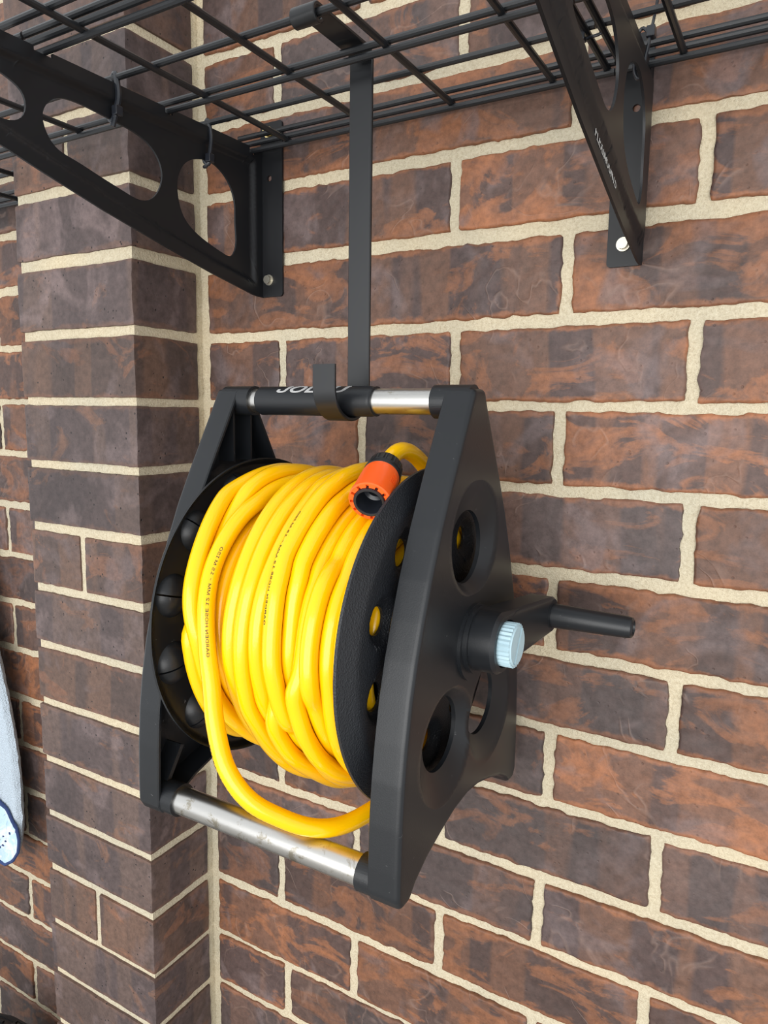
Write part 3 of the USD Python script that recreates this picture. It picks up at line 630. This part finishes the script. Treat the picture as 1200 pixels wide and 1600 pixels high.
# printed marks along the outside of the hose
def print_on(line, s0, text, height, ang, length):
    d = np.r_[0, np.cumsum(np.linalg.norm(np.diff(line, axis=0), axis=1))]
    t = meshkit.text_mesh(text, height, 0.12); v, f = trimesh.remesh.subdivide_to_size(t.vertices, t.faces, 2.5)
    v = v.copy(); v[:, 0] *= length/v[:, 0].max()
    s = s0+v[:, 0]
    c = np.stack([np.interp(s, d, line[:, q]) for q in range(3)], 1)
    T = np.stack([np.interp(s+1, d, line[:, q])-np.interp(s-1, d, line[:, q]) for q in range(3)], 1); T /= np.linalg.norm(T, axis=1, keepdims=True)
    out = np.c_[np.zeros(len(c)), c[:, 1]-AY, c[:, 2]-AZ]; out -= T*(out*T).sum(1, keepdims=True); out /= np.linalg.norm(out, axis=1, keepdims=True)
    sd = np.cross(T, out); a = math.radians(ang)+v[:, 1]/HR
    rr = HR+0.05+v[:, 2]
    return trimesh.Trimesh(c+rr[:, None]*(np.cos(a)[:, None]*out+np.sin(a)[:, None]*sd), f, process=False)
ln = hose_lines[3]
dl = np.r_[0, np.cumsum(np.linalg.norm(np.diff(ln, axis=0), axis=1))]
iz = np.argmin(np.linalg.norm(ln-np.array([-45, -262, -705]), axis=1))
marks = [print_on(ln, dl[iz]+14, '1 4 - ISO 15 M III 12 MM', 2.3, -25, 72)]
for zi, xi in ((-520, -88), (-480, -22)):
    c = np.argmin(np.linalg.norm(ln-np.array([xi, -284, zi]), axis=1)); marks.append(print_on(ln, dl[c]-40, 'GARDEN HOSE 12 MM - 15 M ISO', 2.3, 40 if xi < -50 else -30, 95))
for mk in marks: part(hose, 'printed_text', mk, 'hose_print_ink', smooth=False, label='tiny black print along the yellow hose', kind='stuff')
# connector
def along(mesh):
    """Mesh built along x from the mouth, turned to the connector's axis."""
    u = ax; b = np.cross([0, 0, 1.0], u); b /= np.linalg.norm(b); c = np.cross(u, b)
    v = mesh.vertices; return trimesh.Trimesh(MOUTH+v[:, :1]*u+v[:, 1:2]*b+v[:, 2:3]*c, mesh.faces, process=False)
sleeve = man(lathe([(13.6, 0), (17.2, 0), (18.0, 1.2), (18.0, 6), (17.4, 10), (16.6, 34), (16.0, 38), (10, 38), (10, 12), (13.6, 9), (13.6, 0)], 72))
for i in range(12):
    n_ = trimesh.creation.box([5, 3.0, 2.4]); n_.apply_translation([0.5, 15.0, 0]); n_.apply_transform(trimesh.transformations.rotation_matrix(i*np.pi/6, [1, 0, 0])); sleeve -= man(n_)
for i in range(6):
    for b0 in (0, np.pi):
        n_ = trimesh.creation.box([13, 2.0, 0.9]); n_.apply_translation([24, 17.4, -4+i*1.6]); n_.apply_transform(trimesh.transformations.rotation_matrix(b0-0.4, [1, 0, 0])); sleeve -= man(n_)
cn = part(hs_, 'connector_sleeve', along(tm(sleeve)), 'orange_plastic', smooth=30, label='orange sleeve of the hose connector')
part(cn, 'inner_socket', along(lathe([(13.4, -1), (13.0, -1.6), (11.2, -1.6), (10.4, -0.6), (9.6, 6), (9.2, 16), (6.5, 18), (6.5, 24), (0.1, 24), (0.1, 26), (13.4, 26), (13.4, -1)], 56)), 'black_nylon', smooth=35, label='glossy black socket inside the sleeve')
nut = man(lathe([(9, 37.5), (15.4, 37.5), (16.4, 39), (16.4, 42), (15.6, 43.0), (16.0, 44), (15.2, 54), (12.5, 58), (7.2, 58), (7.2, 37.5), (9, 37.5)], 60))
for i in range(14):
    n_ = trimesh.creation.cylinder(2.0, 20, sections=10); n_.apply_transform(trimesh.transformations.rotation_matrix(np.pi/2, [0, 1, 0])); n_.apply_translation([54, 16.4, 0]); n_.apply_transform(trimesh.transformations.rotation_matrix(i*2*np.pi/14, [1, 0, 0])); nut -= man(n_)
part(hs_, 'connector_nut', along(tm(nut)), 'black_plastic', smooth=30, label='black ribbed nut behind the orange sleeve')

# ------------------------------------------------------------------ towel and tyre at the left
tw = thing('towel', 'pale blue terry towel with a navy-edged patch hanging at the left edge of the picture', 'towel', (-860, -30, -1140))
edge = spline([(-905, -430), (-880, -520), (-846, -640), (-817, -750), (-789, -850), (-772, -940), (-768, -1010), (-770, -1060), (-781, -1108), (-806, -1136), (-828, -1140)], 10)
zz = np.linspace(-1140, -430, 90)
eo = edge[np.argsort(edge[:, 1])]
xr = np.interp(zz, eo[:, 1], eo[:, 0]); xl = -1800-xr+0*zz
nu = 60; u = np.linspace(0, 1, nu)
GX = xl[:, None]+(xr-xl)[:, None]*u[None]
wide = (xr-xl)[:, None]
fold = 9*np.sin(u*17+0.004*zz[:, None])*np.sin(np.pi*u)[None]+5*np.sin(u*31+1.1)*np.sin(np.pi*u)[None]
yc = -40+0.0*GX-fold
th = 15*np.sqrt(np.clip(1-(2*u-1)**6, 0.0, 1))[None]*np.ones_like(GX)
fr = np.stack([GX, yc-th, np.broadcast_to(zz[:, None], GX.shape)], -1); bk = np.stack([GX, np.minimum(yc+th, -4), np.broadcast_to(zz[:, None], GX.shape)], -1)
def grid_closed(a, b):
    n, m = a.shape[:2]; v = np.vstack([a.reshape(-1, 3), b.reshape(-1, 3)]); o = n*m; f = []
    i, j = np.meshgrid(np.arange(n-1), np.arange(m-1), indexing='ij')
    A, B, C, D_ = i*m+j, i*m+j+1, (i+1)*m+j+1, (i+1)*m+j
    q = np.stack([A, B, C, D_], -1).reshape(-1, 4); f += [q, o+q[:, ::-1]]
    for e0 in ([(k*m+m-1, (k+1)*m+m-1) for k in range(n-1)], [((k+1)*m, k*m) for k in range(n-1)], [(k+1+(n-1)*m, k+(n-1)*m) for k in range(m-1)], [(k, k+1) for k in range(m-1)]):
        f.append(np.array([[b_, a_, o+a_, o+b_] for a_, b_ in e0]))
    q = np.vstack(f); t = trimesh.Trimesh(v, np.vstack([q[:, [0, 1, 2]], q[:, [0, 2, 3]]]), process=False); t.fix_normals(); return t
tc = grid_closed(fr, bk); tc.vertices += (np.stack([meshkit.noise(tc.vertices/4.0, 5+k) for k in range(3)], 1)-0.5)*2.4
body = part(tw, 'cloth', tc, 'terry_cloth', smooth=60)
pp = shapely.affinity.translate(Polygon([(-890, -1000), (-845, -1002), (-815, -1012), (-786, -1036), (-768, -1062), (-763, -1085), (-768, -1108), (-785, -1130), (-806, -1143), (-830, -1132), (-860, -1118), (-890, -1120)]).buffer(-4).buffer(4), -3, 0)
pm = ext(pp, 3.0, 6.0); pt = to_xz(pm, 0); 
from scipy.spatial import cKDTree
tr = cKDTree(fr.reshape(-1, 3)[:, [0, 2]]); 
def drape(t, lift):
    dd, ii = tr.query(t.vertices[:, [0, 2]], k=4); y = fr.reshape(-1, 3)[ii, 1].min(1)
    t.vertices[:, 1] += y-lift; return t
part(tw, 'patch', drape(pt, 0.5), 'embroidered_cloth', smooth=50, label='white and pale blue embroidered patch at the towel hem')
ring = ring_points(pp, 90); ring = np.vstack([ring, ring[:1]])
part(tw, 'piping', drape(tube(np.c_[ring[:, 0], np.full(len(ring), -3.0), ring[:, 1]], 2.6, 8), 0.5), 'navy_thread')
ln2 = spline([(-850, -1046), (-822, -1040), (-812, -1043), (-822, -1056), (-850, -1064)], 4)
part(tw, 'piping', drape(tube(np.c_[ln2[:, 0], np.full(len(ln2), -3.0), ln2[:, 1]], 1.6, 8), 0.5), 'navy_thread')
part(tw, 'stitching', drape(cat([trimesh.Trimesh(s.vertices*[1, .35, 1], s.faces) for s in [(lambda m: (m.apply_translation([x, -8, z]), m)[1])(trimesh.creation.icosphere(2, r)) for x, z, r in ((-818, -1098, 4), (-812, -1092, 3), (-824, -1090, 3))]]), 1), 'yellow_thread')
part(tw, 'stitching', drape(cat([trimesh.Trimesh(s.vertices*[1, .35, 1], s.faces) for s in [(lambda m: (m.apply_translation([x, -8, z]), m)[1])(trimesh.creation.icosphere(2, r)) for x, z, r in ((-806, -1104, 2.4), (-803, -1086, 2.0), (-788, -1077, 2.4), (-812, -1108, 2.2), (-800, -1095, 1.8))]]), 1), 'navy_thread')
pg = thing('wall_peg', 'black peg on the wall holding the pale blue towel', 'peg', (-900, 0, -440))
part(pg, 'plate', rbox(-915, -885, -4, 0, -470, -415, 1.5), 'black_satin_steel')
part(pg, 'prong', tube(spline([(-900, -3, -445), (-900, -30, -450), (-900, -52, -440), (-900, -56, -420)], 4), 4.5, 12), 'black_satin_steel')

ty = thing('tractor_wheel', 'black rubber garden tractor wheel on the floor at the bottom left corner', 'wheel', (-770, -216, -1750))
TX, TY, TZ, TR, TWD = -772.0, -204.0, -1558.5, 191.5, 68.0
prof = [(110, -60), (140, -TWD), (165, -TWD-2), (185, -TWD+2), (196, -TWD+14), (201, -35), (203, 0), (201, 35), (196, TWD-14), (185, TWD-2), (165, TWD+2), (140, TWD), (110, 60), (104, 50), (104, -50), (110, -60)]
t = lathe([(r*TR/203, x) for r, x in spline(prof, 5)]+[prof[0] and (110*TR/203, -60)], 96); t.apply_translation([TX, TY, TZ]); tyre = part(ty, 'tyre', t, 'black_rubber', smooth=50)
lugs = []
for i in range(40):
    for s in (-1, 1):
        a0 = 2*np.pi*(i+(0.5 if s > 0 else 0))/40
        pts_ = [(TX+s*x, TY+r*TR/203*math.cos(a0+da), TZ+r*TR/203*math.sin(a0+da)) for x, r, da in ((4, 203, 0.0), (25, 202, 0.03), (45, 199.5, 0.05), (58, 194, 0.06), (68, 184, 0.06))]
        lugs.append(tube(spline(pts_, 8), 4.2, 6))
part(tyre, 'tread', cat(lugs), 'black_rubber')
rim = lathe([(30, -30), (30, 30), (80, 34), (106, 48), (106, 52), (98, 52), (76, 30), (76, -30), (98, -52), (106, -52), (106, -48), (80, -34), (30, -30)], 64); rim.vertices[:, 1:] *= TR/203; rim.apply_translation([TX, TY, TZ]); part(ty, 'rim', rim, 'light_grey_paint')
